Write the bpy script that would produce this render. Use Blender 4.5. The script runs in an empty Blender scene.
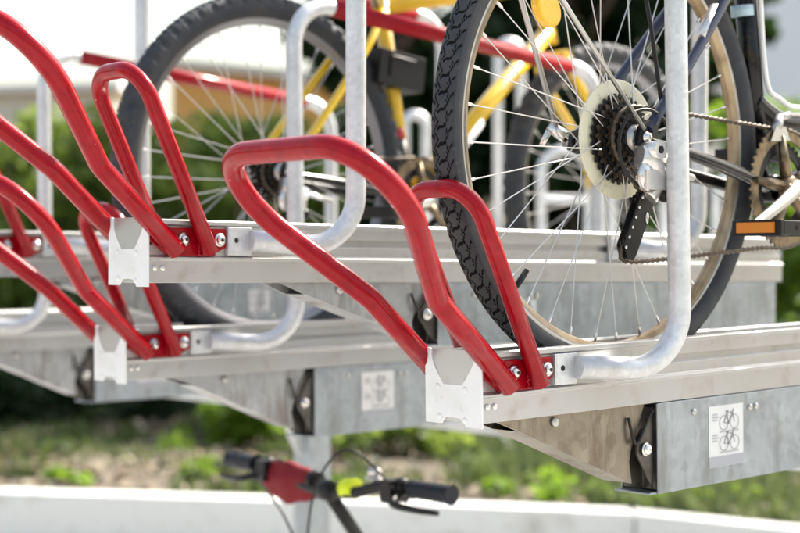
import bpy, bmesh, math, random
import numpy as np
from mathutils import Vector, Matrix
random.seed(7); rng = np.random.default_rng(7)
sc = bpy.context.scene
COL = sc.collection
R = math.radians
PHI = 0.836          # direction the trays run in, from the view axis
EYE = 1.62
F = 1547.4           # focal length in pixels of an 800 px wide picture

# ------------------------------------------------------------------ camera
cam = bpy.data.cameras.new('camera'); co = bpy.data.objects.new('camera', cam); COL.objects.link(co)
cam.sensor_width = 36; cam.lens = 36 * F / 800
cam.clip_start = .05; cam.clip_end = 600
cam.dof.use_dof = True; cam.dof.focus_distance = 2.2; cam.dof.aperture_fstop = 3.3
co.location = (0, 0, EYE); co.rotation_euler = (R(90) - .0037, 0, 0)
sc.camera = co

# ------------------------------------------------------------------ world, sun, exposure
SUN_AZ, SUN_EL = R(48), R(46)      # azimuth from +Y (view axis) towards +X
w = bpy.data.worlds.new('World'); sc.world = w; w.use_nodes = True
nt = w.node_tree; bg = nt.nodes['Background']
sky = nt.nodes.new('ShaderNodeTexSky'); sky.sky_type = 'NISHITA'; sky.sun_disc = False
sky.sun_elevation = SUN_EL; sky.sun_rotation = SUN_AZ
sky.air_density = 1.6; sky.dust_density = 4.0; sky.ozone_density = 1.0
hs = nt.nodes.new('ShaderNodeHueSaturation'); hs.inputs['Saturation'].default_value = .7
nt.links.new(sky.outputs[0], hs.inputs['Color']); nt.links.new(hs.outputs[0], bg.inputs[0]); bg.inputs[1].default_value = .125
sl = bpy.data.lights.new('sun', 'SUN'); sl.energy = 5.0; sl.angle = R(.8); sl.color = (1, .94, .84)
so = bpy.data.objects.new('sun', sl); COL.objects.link(so)
sd = Vector((math.sin(SUN_AZ) * math.cos(SUN_EL), math.cos(SUN_AZ) * math.cos(SUN_EL), math.sin(SUN_EL)))
so.rotation_euler = sd.to_track_quat('Z', 'Y').to_euler()
sc.view_settings.view_transform = 'Standard'; sc.view_settings.look = 'None'
sc.view_settings.exposure = 1.28; sc.view_settings.gamma = 1

# ------------------------------------------------------------------ frame helpers
SP, CP = math.sin(PHI), math.cos(PHI)
def Wp(s, t, z): return Vector((s * SP - t * CP, s * CP + t * SP, z))
RZ = math.pi / 2 - PHI
def px(x, d, y=None):
    """world point seen at photograph pixel x (and y) at depth d"""
    X = (x - 400) / F * d
    if y is None: return X
    return Vector((X, d, EYE - (y - 261) / F * d))

# ------------------------------------------------------------------ materials
def mat(name, col, rough=.5, metal=0., coat=0., noise=None, bump=None, trans=None, spec=.5, emit=None):
    m = bpy.data.materials.new(name); m.use_nodes = True
    n = m.node_tree; b = n.nodes['Principled BSDF']
    b.inputs['Base Color'].default_value = (*col, 1); b.inputs['Roughness'].default_value = rough
    b.inputs['Metallic'].default_value = metal; b.inputs['Coat Weight'].default_value = coat
    b.inputs['Coat Roughness'].default_value = .06; b.inputs['Specular IOR Level'].default_value = spec
    tc = n.nodes.new('ShaderNodeTexCoord')
    if noise:   # list of (scale, colour2, lo, hi)
        prev = None
        for sc_, c2, lo, hi in noise:
            t = n.nodes.new('ShaderNodeTexNoise'); t.inputs['Scale'].default_value = sc_; t.inputs['Detail'].default_value = 5
            n.links.new(tc.outputs['Object'], t.inputs['Vector'])
            r = n.nodes.new('ShaderNodeMapRange'); r.inputs[1].default_value = lo; r.inputs[2].default_value = hi
            n.links.new(t.outputs[0], r.inputs[0])
            x = n.nodes.new('ShaderNodeMix'); x.data_type = 'RGBA'
            n.links.new(r.outputs[0], x.inputs[0]); x.inputs[7].default_value = (*c2, 1)
            if prev is None: x.inputs[6].default_value = (*col, 1)
            else: n.links.new(prev, x.inputs[6])
            prev = x.outputs[2]
        n.links.new(prev, b.inputs['Base Color'])
    if bump:
        t = n.nodes.new('ShaderNodeTexNoise'); t.inputs['Scale'].default_value = bump[0]; t.inputs['Detail'].default_value = 4
        n.links.new(tc.outputs['Object'], t.inputs['Vector'])
        bp = n.nodes.new('ShaderNodeBump'); bp.inputs['Strength'].default_value = bump[1]; bp.inputs['Distance'].default_value = bump[2]
        n.links.new(t.outputs[0], bp.inputs['Height']); n.links.new(bp.outputs[0], b.inputs['Normal'])
    if trans:
        tr = n.nodes.new('ShaderNodeBsdfTranslucent'); tr.inputs[0].default_value = (*trans, 1)
        mx = n.nodes.new('ShaderNodeMixShader'); mx.inputs[0].default_value = .4
        n.links.new(b.outputs[0], mx.inputs[1]); n.links.new(tr.outputs[0], mx.inputs[2])
        n.links.new(mx.outputs[0], n.nodes['Material Output'].inputs[0])
    return m

def spangle(name, c1, c2, rough, scale=45, metal=.8, stain=None):
    """hot-dip galvanised steel: crystalline patches, rougher patches, a little grime"""
    m = bpy.data.materials.new(name); m.use_nodes = True; n = m.node_tree; b = n.nodes['Principled BSDF']
    tc = n.nodes.new('ShaderNodeTexCoord')
    v = n.nodes.new('ShaderNodeTexVoronoi'); v.inputs['Scale'].default_value = scale
    n.links.new(tc.outputs['Object'], v.inputs['Vector'])
    bw = n.nodes.new('ShaderNodeRGBToBW'); n.links.new(v.outputs['Color'], bw.inputs[0])
    no = n.nodes.new('ShaderNodeTexNoise'); no.inputs['Scale'].default_value = 14; no.inputs['Detail'].default_value = 6
    n.links.new(tc.outputs['Object'], no.inputs['Vector'])
    ad = n.nodes.new('ShaderNodeMath'); ad.operation = 'MULTIPLY_ADD'; ad.inputs[1].default_value = .35
    n.links.new(bw.outputs[0], ad.inputs[0]); n.links.new(no.outputs[0], ad.inputs[2])
    r = n.nodes.new('ShaderNodeMapRange'); r.inputs[1].default_value = .4; r.inputs[2].default_value = .95
    n.links.new(ad.outputs[0], r.inputs[0])
    mx = n.nodes.new('ShaderNodeMix'); mx.data_type = 'RGBA'; mx.inputs[6].default_value = (*c1, 1); mx.inputs[7].default_value = (*c2, 1)
    n.links.new(r.outputs[0], mx.inputs[0]); out = mx.outputs[2]
    if stain:
        n2 = n.nodes.new('ShaderNodeTexNoise'); n2.inputs['Scale'].default_value = 9; n2.inputs['Detail'].default_value = 8; n2.inputs['Roughness'].default_value = .7
        mp = n.nodes.new('ShaderNodeMapping'); mp.inputs['Scale'].default_value = (1.6, 1, .3); n.links.new(tc.outputs['Object'], mp.inputs[0]); n.links.new(mp.outputs[0], n2.inputs['Vector'])
        r2 = n.nodes.new('ShaderNodeMapRange'); r2.inputs[1].default_value = .5; r2.inputs[2].default_value = .68
        n.links.new(n2.outputs[0], r2.inputs[0])
        m2 = n.nodes.new('ShaderNodeMix'); m2.data_type = 'RGBA'; m2.inputs[7].default_value = (*stain, 1)
        n.links.new(r2.outputs[0], m2.inputs[0]); n.links.new(out, m2.inputs[6]); out = m2.outputs[2]
    n.links.new(out, b.inputs['Base Color'])
    rr = n.nodes.new('ShaderNodeMapRange'); rr.inputs[3].default_value = rough - .08; rr.inputs[4].default_value = rough + .15
    n.links.new(ad.outputs[0], rr.inputs[0]); n.links.new(rr.outputs[0], b.inputs['Roughness'])
    b.inputs['Metallic'].default_value = metal
    bp = n.nodes.new('ShaderNodeBump'); bp.inputs['Strength'].default_value = .12; bp.inputs['Distance'].default_value = .002
    n.links.new(no.outputs[0], bp.inputs['Height']); n.links.new(bp.outputs[0], b.inputs['Normal'])
    return m

M = {}
M['red'] = mat('red_paint', (.31, .0006, .0075), .20, 0, 0, noise=[(60, (.24, .0008, .006), .45, .7), (22, (.36, .012, .020), .60, .72), (95, (.55, .28, .25), .725, .74)], bump=(28, .10, .002), spec=.28)
M['alu'] = mat('anodised_aluminium', (.52, .52, .515), .32, .6, 0, noise=[(6, (.46, .455, .44), .35, .7), (26, (.42, .40, .37), .56, .75), (140, (.36, .33, .28), .66, .76)], bump=(300, .05, .0005))
M['white'] = mat('white_powder_coat', (.80, .80, .80), .38, 0, .1, noise=[(18, (.70, .70, .69), .45, .75), (45, (.55, .52, .47), .66, .78)], bump=(200, .05, .0005))
M['galv'] = spangle('galvanised_tube', (.54, .55, .56), (.74, .75, .76), .40, 130, .6, stain=(.50, .50, .49))
M['galvbox'] = spangle('galvanised_channel', (.29, .32, .345), (.43, .465, .495), .36, 75, .75, stain=(.25, .26, .265))
M['galvdirty'] = spangle('weathered_galvanised_sheet', (.20, .17, .13), (.34, .30, .24), .28, 55, .85, stain=(.10, .07, .045))
M['galvgrey'] = spangle('grey_galvanised_sheet', (.33, .335, .345), (.48, .49, .50), .36, 60, .7, stain=(.20, .18, .155))
M['darksteel'] = mat('dark_latch_steel', (.13, .122, .11), .35, .75, noise=[(30, (.07, .06, .05), .45, .7)])
M['steel'] = mat('stainless_steel', (.72, .70, .67), .22, 1.)
M['steeldull'] = mat('dull_steel', (.5, .49, .47), .38, 1.)
M['spoke'] = mat('spoke_steel', (.60, .59, .57), .30, .9)
M['blacksteel'] = mat('blackened_steel', (.014, .014, .014), .4, .2, spec=.4)
M['blackpl'] = mat('black_plastic', (.010, .010, .011), .42, 0, 0, bump=(90, .2, .001), spec=.3)
M['rubber'] = mat('tyre_rubber', (.034, .037, .043), .62, 0, 0, noise=[(25, (.055, .055, .055), .45, .75), (110, (.10, .095, .085), .64, .8)], bump=(220, .25, .0006), spec=.3)
M['grip'] = mat('rubber_grip', (.014, .016, .026), .5, bump=(120, .3, .001), spec=.3)
M['rimalu'] = mat('rim_aluminium', (.46, .445, .42), .32, .85, 0, noise=[(30, (.34, .30, .25), .45, .8)])
M['riminner'] = mat('rim_inner_wall', (.42, .32, .20), .36, .6, 0, noise=[(25, (.22, .155, .09), .45, .72)])
M['rimgrey'] = mat('rim_grey_wall', (.26, .26, .28), .32, .85)
M['cream'] = mat('cream_plastic', (.70, .67, .50), .38, 0, .1, noise=[(12, (.60, .54, .36), .5, .8), (45, (.30, .25, .17), .62, .8)])
M['framedark'] = mat('dark_frame_paint', (.006, .006, .007), .25, 0, .1, noise=[(40, (.045, .033, .022), .6, .75)], spec=.3)
M['frameblue'] = mat('slate_blue_paint', (.028, .036, .068), .32, 0, .1, spec=.4)
M['groove'] = mat('tyre_groove_rubber', (.004, .004, .0045), .8, spec=.15)
M['brassring'] = mat('worn_chainring', (.24, .18, .11), .4, .8, noise=[(40, (.10, .075, .05), .45, .65)])
M['yellow'] = mat('yellow_paint', (.78, .50, .008), .3, 0, .5, noise=[(20, (.72, .42, .01), .5, .8)])
M['redplain'] = mat('red_gloss', (.5, .02, .02), .35, 0, .3)
M['rust'] = mat('greasy_chain', (.07, .055, .042), .45, .7, noise=[(200, (.16, .11, .07), .5, .7)])
M['silver'] = mat('cast_aluminium', (.72, .71, .69), .28, .8, 0, noise=[(30, (.55, .53, .5), .5, .8)])
M['orange'] = mat('orange_reflector', (.62, .20, .015), .15, 0, .8, bump=(400, .4, .001))
M['amber'] = mat('yellow_reflector', (.88, .50, .01), .15, 0, .8, bump=(260, .5, .0015))
M['cloth'] = mat('red_cloth', (.20, .004, .010), .8, bump=(60, .6, .006))
M['neon'] = mat('neon_yellow_band', (.72, .85, .02), .5)
M['paper'] = mat('sticker_paper', (.70, .70, .70), .45, noise=[(30, (.62, .62, .62), .4, .8)])
M['papergrey'] = mat('sticker_grey_print', (.36, .37, .40), .5)
M['ink'] = mat('sticker_ink', (.16, .16, .17), .6)
M['inklight'] = mat('sticker_light_ink', (.42, .42, .44), .6)
M['hole'] = mat('dark_hole', (.01, .01, .01), .8)
M['concrete'] = mat('pale_concrete', (.70, .69, .66), .85, noise=[(1.2, (.72, .71, .68), .35, .7), (5, (.50, .48, .44), .55, .75), (34, (.40, .38, .34), .62, .75)], bump=(30, .3, .01))
M['paving'] = mat('paving', (.42, .41, .39), .85, noise=[(2, (.34, .33, .31), .3, .7), (60, (.25, .24, .23), .5, .75)], bump=(60, .3, .006))
M['soil'] = mat('bed_soil', (.095, .070, .048), .95, noise=[(1.6, (.16, .13, .10), .35, .65), (5, (.05, .075, .025), .52, .66), (30, (.22, .19, .155), .6, .75)], bump=(9, .8, .05))
M['bark'] = mat('bark', (.12, .085, .06), .9, noise=[(8, (.2, .15, .11), .4, .7)], bump=(20, .8, .03))
M['render'] = mat('pale_render', (.86, .91, .95), .8, noise=[(.6, (.83, .88, .92), .35, .7)])
M['cream_wall'] = mat('cream_render', (.70, .66, .58), .8, noise=[(.8, (.62, .58, .5), .35, .7)])
M['ochre'] = mat('ochre_render', (.74, .38, .10), .85, noise=[(.9, (.78, .46, .18), .35, .7)])
M['roof'] = mat('roof_tiles', (.75, .73, .72), .8)
M['glass'] = mat('window_glass', (.2, .24, .28), .1, .3)
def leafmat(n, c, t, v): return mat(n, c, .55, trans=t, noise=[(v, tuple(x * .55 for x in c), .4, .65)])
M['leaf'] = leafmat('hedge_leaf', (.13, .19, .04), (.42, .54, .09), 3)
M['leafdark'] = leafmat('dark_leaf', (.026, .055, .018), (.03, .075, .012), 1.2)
M['leafbright'] = leafmat('bright_leaf', (.14, .23, .02), (.32, .5, .04), 4)
M['grass'] = leafmat('grass_blade', (.09, .115, .055), (.14, .18, .06), 1.3)
M['weed'] = leafmat('weed_leaf', (.07, .10, .035), (.14, .19, .05), 2)

# ------------------------------------------------------------------ object helpers
def tag(o, label=None, cat=None, group=None, kind=None):
    if label: o['label'] = label
    if cat: o['category'] = cat
    if group: o['group'] = group
    if kind: o['kind'] = kind
    return o
def empty(name, loc=(0, 0, 0), rz=0, ry=0, parent=None):
    o = bpy.data.objects.new(name, None); COL.objects.link(o); o.location = loc; o.rotation_euler = (0, ry, rz)
    o.empty_display_size = .1
    if parent: o.parent = parent
    return o
def copy_tree(o, parent=None):
    c = o.copy(); COL.objects.link(c); c.parent = parent
    for ch in list(o.children): copy_tree(ch, c)
    return c

class MB:
    def __init__(s): s.v = []; s.f = []; s.sm = []; s.mi = []; s.cur = 0
    def add(s, V, Fc, smooth=True):
        b = len(s.v); s.v += [tuple(p) for p in V]; s.f += [tuple(b + i for i in f) for f in Fc]
        s.sm += [smooth] * len(Fc); s.mi += [s.cur] * len(Fc); return s
    def box(s, x0, x1, y0, y1, z0, z1):
        V = [(x, y, z) for z in (z0, z1) for y in (y0, y1) for x in (x0, x1)]
        return s.add(V, [(0, 2, 3, 1), (4, 5, 7, 6), (0, 1, 5, 4), (2, 6, 7, 3), (0, 4, 6, 2), (1, 3, 7, 5)], False)
    def tube(s, pts, r, n=16, caps=True, flat=1.0):
        P = [Vector(p) for p in pts]; m = len(P); rr = r if isinstance(r, (list, tuple)) else [r] * m
        T = [((P[min(i + 1, m - 1)] - P[max(i - 1, 0)]).normalized()) for i in range(m)]
        up = Vector((0, 0, 1)) if abs(T[0].z) < .9 else Vector((0, 1, 0))
        N = (up - T[0] * up.dot(T[0])).normalized(); V = []
        for i in range(m):
            N = (N - T[i] * N.dot(T[i])).normalized(); B = T[i].cross(N)
            for k in range(n):
                a = 2 * math.pi * k / n
                V.append(P[i] + N * (math.cos(a) * rr[i]) + B * (math.sin(a) * rr[i] * flat))
        Fc = [(i * n + k, i * n + (k + 1) % n, (i + 1) * n + (k + 1) % n, (i + 1) * n + k) for i in range(m - 1) for k in range(n)]
        s.add(V, Fc)
        if caps:
            s.add(V[:n], [tuple(range(n))[::-1]], False); s.add(V[-n:], [tuple(range(n))], False)
        return s
    def loop(s, pts, r, n=10):
        P = [Vector(p) for p in pts]; m = len(P); V = []
        N = None
        for i in range(m):
            T = (P[(i + 1) % m] - P[i - 1]).normalized()
            if N is None: up = Vector((0, 1, 0)) if abs(T.y) < .9 else Vector((1, 0, 0)); N = up
            N = (N - T * N.dot(T)).normalized(); B = T.cross(N)
            for k in range(n):
                a = 2 * math.pi * k / n; V.append(P[i] + N * math.cos(a) * r + B * math.sin(a) * r)
        return s.add(V, [(i * n + k, i * n + (k + 1) % n, ((i + 1) % m) * n + (k + 1) % n, ((i + 1) % m) * n + k) for i in range(m) for k in range(n)])
    def prism(s, poly, a0, a1, axis='y'):
        """poly 2-D outline extruded; axis y: poly=(x,z); axis x: poly=(y,z)"""
        n = len(poly)
        if axis == 'y': g = lambda p, a: (p[0], a, p[1])
        elif axis == 'x': g = lambda p, a: (a, p[0], p[1])
        else: g = lambda p, a: (p[0], p[1], a)
        V = [g(p, a0) for p in poly] + [g(p, a1) for p in poly]
        return s.add(V, [tuple(range(n)), tuple(range(n, 2 * n))[::-1]] + [(i, (i + 1) % n, n + (i + 1) % n, n + i) for i in range(n)], False)
    def lathe(s, prof, n=48, c=(0, 0, 0), closed=False, axis='y', a0=0, a1=2 * math.pi, smooth=True):
        """prof: (radius, along axis)"""
        full = abs(a1 - a0 - 2 * math.pi) < 1e-6; k = n if full else n + 1; m = len(prof); V = []
        for i in range(k):
            a = a0 + (a1 - a0) * i / n; ca, sa = math.cos(a), math.sin(a)
            for r, h in prof:
                p = (r * ca, h, r * sa) if axis == 'y' else ((h, r * ca, r * sa) if axis == 'x' else (r * ca, r * sa, h))
                V.append((p[0] + c[0], p[1] + c[1], p[2] + c[2]))
        Fc = []
        for i in range(n if full else n):
            j = (i + 1) % k
            for q in range(m if closed else m - 1):
                q2 = (q + 1) % m; Fc.append((i * m + q, i * m + q2, j * m + q2, j * m + q))
        return s.add(V, Fc, smooth)
    def disc(s, c, r, h, axis='y', n=20, bevel=.2):
        b = r * bevel
        return s.lathe([(0.0001, -h / 2), (r - b, -h / 2), (r, -h / 2 + min(b, h * .4)), (r, h / 2 - min(b, h * .4)), (r - b, h / 2), (0.0001, h / 2)], n, c, axis=axis)
    def ball(s, c, rx, ry, rz, n=16, m=10):
        V = []; Fc = []
        for i in range(m + 1):
            th = math.pi * i / m
            for k in range(n):
                a = 2 * math.pi * k / n; V.append((c[0] + rx * math.sin(th) * math.cos(a), c[1] + ry * math.sin(th) * math.sin(a), c[2] + rz * math.cos(th)))
        for i in range(m):
            for k in range(n): Fc.append((i * n + k, i * n + (k + 1) % n, (i + 1) * n + (k + 1) % n, (i + 1) * n + k))
        return s.add(V, Fc)
    def build(s, name, mats, parent=None, bevel=0, loc=None, fix=True):
        me = bpy.data.meshes.new(name); me.from_pydata(s.v, [], s.f)
        me.polygons.foreach_set('use_smooth', s.sm); me.polygons.foreach_set('material_index', s.mi)
        for m in (mats if isinstance(mats, (list, tuple)) else [mats]): me.materials.append(m)
        if fix:
            bm = bmesh.new(); bm.from_mesh(me)
            bmesh.ops.remove_doubles(bm, verts=bm.verts, dist=1e-6)
            bmesh.ops.recalc_face_normals(bm, faces=bm.faces); bm.to_mesh(me); bm.free()
        me.update()
        o = bpy.data.objects.new(name, me); COL.objects.link(o)
        if parent: o.parent = parent
        if loc: o.location = loc
        if bevel:
            b = o.modifiers.new('bevel', 'BEVEL'); b.width = bevel; b.segments = 2; b.limit_method = 'ANGLE'; b.angle_limit = R(40)
            b.harden_normals = False
        return o

def fillet(pts, rad, seg=10):
    P = [Vector(p) for p in pts]; out = [P[0]]
    rr = rad if isinstance(rad, (list, tuple)) else [rad] * (len(P) - 2)
    for i in range(1, len(P) - 1):
        a, b, c = P[i - 1], P[i], P[i + 1]; u = (a - b); v = (c - b); lu, lv = u.length, v.length; u.normalize(); v.normalize()
        ang = u.angle(v)
        if ang > math.pi - .02 or rr[i - 1] <= 0: out.append(b); continue
        r = rr[i - 1]; d = min(r / math.tan(ang / 2), lu * .49, lv * .49); r = d * math.tan(ang / 2)
        cen = b + (u + v).normalized() * (r / math.sin(ang / 2))
        p0 = b + u * d; p1 = b + v * d; e0 = p0 - cen; e1 = p1 - cen; tot = e0.angle(e1)
        for k in range(seg + 1):
            f = k / seg
            out.append(cen + (e0 * math.sin((1 - f) * tot) + e1 * math.sin(f * tot)) / max(math.sin(tot), 1e-6))
    out.append(P[-1]); return out

def catmull(pts, seg=8):
    P = [Vector(p) for p in pts]; P = [P[0] * 2 - P[1]] + P + [P[-1] * 2 - P[-2]]; out = []
    for i in range(1, len(P) - 2):
        a, b, c, d = P[i - 1:i + 3]
        for k in range(seg):
            t = k / seg
            out.append(.5 * ((2 * b) + (c - a) * t + (2 * a - 5 * b + 4 * c - d) * t * t + (3 * b - a - 3 * c + d) * t ** 3))
    out.append(P[-2]); return out

# ================================================================== LARGE STRUCTURE
# paving under the rack, planting bed behind the low wall
MB().add([(-60, -20, 0), (60, -20, 0), (60, 8.9, 0), (-60, 8.9, 0)], [(0, 1, 2, 3)], False).build('pavement', M['paving'])['kind'] = 'structure'
# planting bed
def wall_line(x): # depth of the wall face at world X
    pts = [(-30, 8.6), (-2.15, 8.30), (.20, 7.86), (1.156, 7.61), (1.84, 7.13), (12, 1.5)]
    for (a, b), (c, d) in zip(pts, pts[1:]):
        if a <= x <= c: return b + (d - b) * (x - a) / (c - a)
    return pts[-1][1]
gx = np.concatenate([np.linspace(-60, -6, 12), np.linspace(-5.5, 5.5, 70), np.linspace(6, 60, 12)])
gy = np.concatenate([np.linspace(0, 8, 60), np.linspace(8.4, 16, 20), [20, 30, 50, 100, 300]])
V = []
for j, yy in enumerate(gy):
    for i, xx in enumerate(gx):
        base = wall_line(max(-30, min(12, xx))) + .14
        h = .345 + (.03 * math.sin(xx * 2.1 + yy) * math.sin(yy * 1.7 - xx) + .02 * rng.random()) * (1 if yy > .3 else 0)
        V.append((xx, base + yy, h))
nx = len(gx)
MB().add(V, [(j * nx + i, j * nx + i + 1, (j + 1) * nx + i + 1, (j + 1) * nx + i) for j in range(len(gy) - 1) for i in range(nx - 1)]).build('ground', M['soil'])['kind'] = 'structure'
# low wall: precast concrete units butted end to end
wroot = empty('low_wall', (0, 7, 0)); tag(wroot, 'low pale concrete retaining wall along the front of the planting bed', 'wall')
units = [(-9, -5.5), (-5.49, -2.2), (-2.19, 1.151), (1.161, 4.2), (4.21, 7.5)]
for a, b in units:
    ya, yb = wall_line(a), wall_line(b); n = 12; m = MB()
    # follow the bend with short straight pieces in one mesh
    xs = sorted(set([a, b] + [x for x in (-2.15, .20, 1.84) if a < x < b])); poly = [(x, wall_line(x) - 7) for x in xs] + [(x, wall_line(x) - 7 + .16) for x in reversed(xs)]
    m.prism(poly, 0.0, .38, 'z'); m.build('wall_unit', M['concrete'], wroot, bevel=.012)

def leafcloud(vols, n, size, elong=1.6, seed=1, shell=.0):
    """n leaf quads spread in ellipsoids (cx,cy,cz,rx,ry,rz); returns MB-like arrays"""
    g = np.random.default_rng(seed)
    w_ = np.array([v[3] * v[4] * v[5] for v in vols]) ** .8; w_ /= w_.sum()
    idx = g.choice(len(vols), n, p=w_); vv = np.array(vols)[idx]
    d = g.normal(size=(n, 3)); d /= np.linalg.norm(d, axis=1)[:, None]
    r = (shell + (1 - shell) * g.random(n)) ** (1 / 2.2)
    c = vv[:, :3] + d * r[:, None] * vv[:, 3:6]
    a = g.normal(size=(n, 3)); a[:, 2] *= .6; a /= np.linalg.norm(a, axis=1)[:, None]
    b = np.cross(a, g.normal(size=(n, 3))); b /= np.linalg.norm(b, axis=1)[:, None]
    s = size * (.6 + .8 * g.random(n))[:, None]
    A = a * s * elong * .5; B = b * s * .5
    return np.stack([c - A, c + B * .9, c + A, c - B * .9], 1).reshape(-1, 3)
def leafobj(name, quads, m, parent=None, loc=(0, 0, 0)):
    n = len(quads) // 4
    me = bpy.data.meshes.new(name); me.vertices.add(n * 4); me.loops.add(n * 4); me.polygons.add(n)
    me.vertices.foreach_set('co', (quads - np.array(loc)).astype(np.float32).ravel()); me.loops.foreach_set('vertex_index', np.arange(n * 4))
    me.polygons.foreach_set('loop_start', np.arange(n) * 4); me.polygons.foreach_set('loop_total', np.full(n, 4)); me.materials.append(m); me.update()
    o = bpy.data.objects.new(name, me); COL.objects.link(o); o.location = loc
    if parent: o.parent = parent; o.location = (0, 0, 0)
    return o
def clumps(x0, x1, y0, y1, z0, z1, n, r, seed):
    g = random.Random(seed); return [(g.uniform(x0, x1), g.uniform(y0, y1), g.uniform(z0, z1), r * g.uniform(.6, 1.4), r * g.uniform(.6, 1.3), r * g.uniform(.5, 1.2)) for _ in range(n)]

def hedge(label, x0, x1, y0, y1, z1, n, size, m, seed, r=.38):
    root = empty('hedge', ((x0 + x1) / 2, (y0 + y1) / 2, .34)); tag(root, label, 'hedge')
    loc = tuple(root.location)
    v = clumps(x0, x1, y0, y1, .5, z1 - r * .6, int((x1 - x0) * (z1) * 6), r, seed)
    leafobj('foliage', leafcloud(v, n, size, seed=seed), m, root, loc)
    g = random.Random(seed); mb = MB()
    for k in range(int((x1 - x0) * 2.5)):
        x = g.uniform(x0, x1) - loc[0]; y = g.uniform(y0 + .2, y1 - .2) - loc[1]
        mb.tube([(x, y, -.1), (x + g.uniform(-.1, .1), y, .7), (x + g.uniform(-.3, .3), y, z1 - .9)], [.03, .02, .008], 6)
    mb.build('stem', M['bark'], root)
    return root
hedge('long sunlit green hedge behind the trays at the left', -6.5, px(338, 13), 13, 14.2, 3.0, 34000, .085, M['leaf'], 3)
hedge('bright green hedge in front of the pale building at the right', px(738, 13), px(1150, 13), 13, 14.0, 3.15, 12000, .085, M['leafbright'], 5)
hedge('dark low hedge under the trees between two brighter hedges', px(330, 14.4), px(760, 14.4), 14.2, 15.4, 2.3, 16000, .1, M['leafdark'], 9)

def tree(label, x, d, h, rad, zlow, n, m, seed, trunk=.14, size=.14):
    g = random.Random(seed); X = px(x, d); root = empty('tree', (X, d, .34)); tag(root, label, 'tree')
    mb = MB(); lean = g.uniform(-.2, .2)
    mb.tube(catmull([(0, 0, -.1), (.03, 0, .7), (lean * .4, .05, h * .4), (lean, .1, h * .85)], 5), [trunk * (1 - .75 * i / 15) for i in range(16)], 10)
    mb.build('trunk', M['bark'], root)
    for k in range(6):
        z0 = h * g.uniform(.22, .7); a = g.uniform(0, 6.28); L = rad * g.uniform(.6, .95)
        b = MB(); b.tube(catmull([(lean * z0 / h, .05, z0), (math.cos(a) * L * .5, math.sin(a) * L * .5, z0 + .5 * L), (math.cos(a) * L, math.sin(a) * L, z0 + .8 * L)], 4), [trunk * .42 * (1 - .09 * i) for i in range(9)], 6)
        b.build('limb', M['bark'], root)
    v = []
    for k in range(46):
        a = g.uniform(0, 6.28); z = g.uniform(zlow, h); f = math.sin(math.pi * min(1, max(.12, (z - zlow + .5) / (h - zlow + .9)))) ** .6
        q = rad * f * math.sqrt(g.random()); rr = rad * g.uniform(.2, .38)
        v.append((X + q * math.cos(a), d + q * math.sin(a), z, rr, rr, rr * .75))
    leafobj('crown', leafcloud(v, n, size, seed=seed), m, root, tuple(root.location))
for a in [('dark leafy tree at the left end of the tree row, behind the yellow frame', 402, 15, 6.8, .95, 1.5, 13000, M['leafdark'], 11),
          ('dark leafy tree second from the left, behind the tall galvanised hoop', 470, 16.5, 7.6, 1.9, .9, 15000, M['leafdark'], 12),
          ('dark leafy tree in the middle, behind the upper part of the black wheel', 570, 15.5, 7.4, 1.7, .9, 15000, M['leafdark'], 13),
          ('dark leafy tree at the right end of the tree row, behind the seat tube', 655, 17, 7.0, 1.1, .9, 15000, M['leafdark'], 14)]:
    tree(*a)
# buildings
def building(label, x0, x1, d, y_top, m, depth=6, windows=(), roofm=None, slope=0):
    X0, X1 = px(x0, d), px(x1, d); zt = EYE + (261 - y_top) / F * d
    root = empty('building', ((X0 + X1) / 2, d, 0)); tag(root, label, 'building'); hw = (X1 - X0) / 2
    MB().prism([(-hw, 0), (hw, 0), (hw, zt - slope), (-hw, zt)], 0, depth, 'y').build('wall', m, root)
    MB().prism([(-hw - .2, zt + .003), (hw + .2, zt + .003 - slope), (hw + .2, zt + .15 - slope), (-hw - .2, zt + .15)], -.25, depth + .2, 'y').build('roof', roofm or M['roof'], root)
    for (a, b, c, e) in windows:
        wx0, wx1 = px(a, d) - (X0 + X1) / 2, px(b, d) - (X0 + X1) / 2; wz1, wz0 = EYE + (261 - c) / F * d, EYE + (261 - e) / F * d
        f = MB().box(wx0, wx1, -.06, -.005, wz0, wz1).build('window', M['white'], root)
        MB().box(wx0 + .08, wx1 - .08, -.075, -.062, wz0 + .08, wz1 - .08).build('pane', M['glass'], f)
    return root
building('pale blue-white building behind the hedge at the right', 758, 1100, 26, -180, M['render'], windows=((860, 930, -90, 20), (980, 1050, -90, 20)))
building('ochre yellow building seen through the spokes of the knobbly wheel', 172, 345, 24, 68, M['ochre'], slope=.3, roofm=M['cream_wall'])
building('low cream building beyond the left end of the hedge', -380, 112, 30, 106, M['cream_wall'], slope=-.3)

# ================================================================== RACK
def ring(mb, c, r, th, n=28): mb.loop([(c[0] + r * math.cos(2 * math.pi * i / n), c[1], c[2] + r * math.sin(2 * math.pi * i / n)) for i in range(n)], th, 5)

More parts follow.
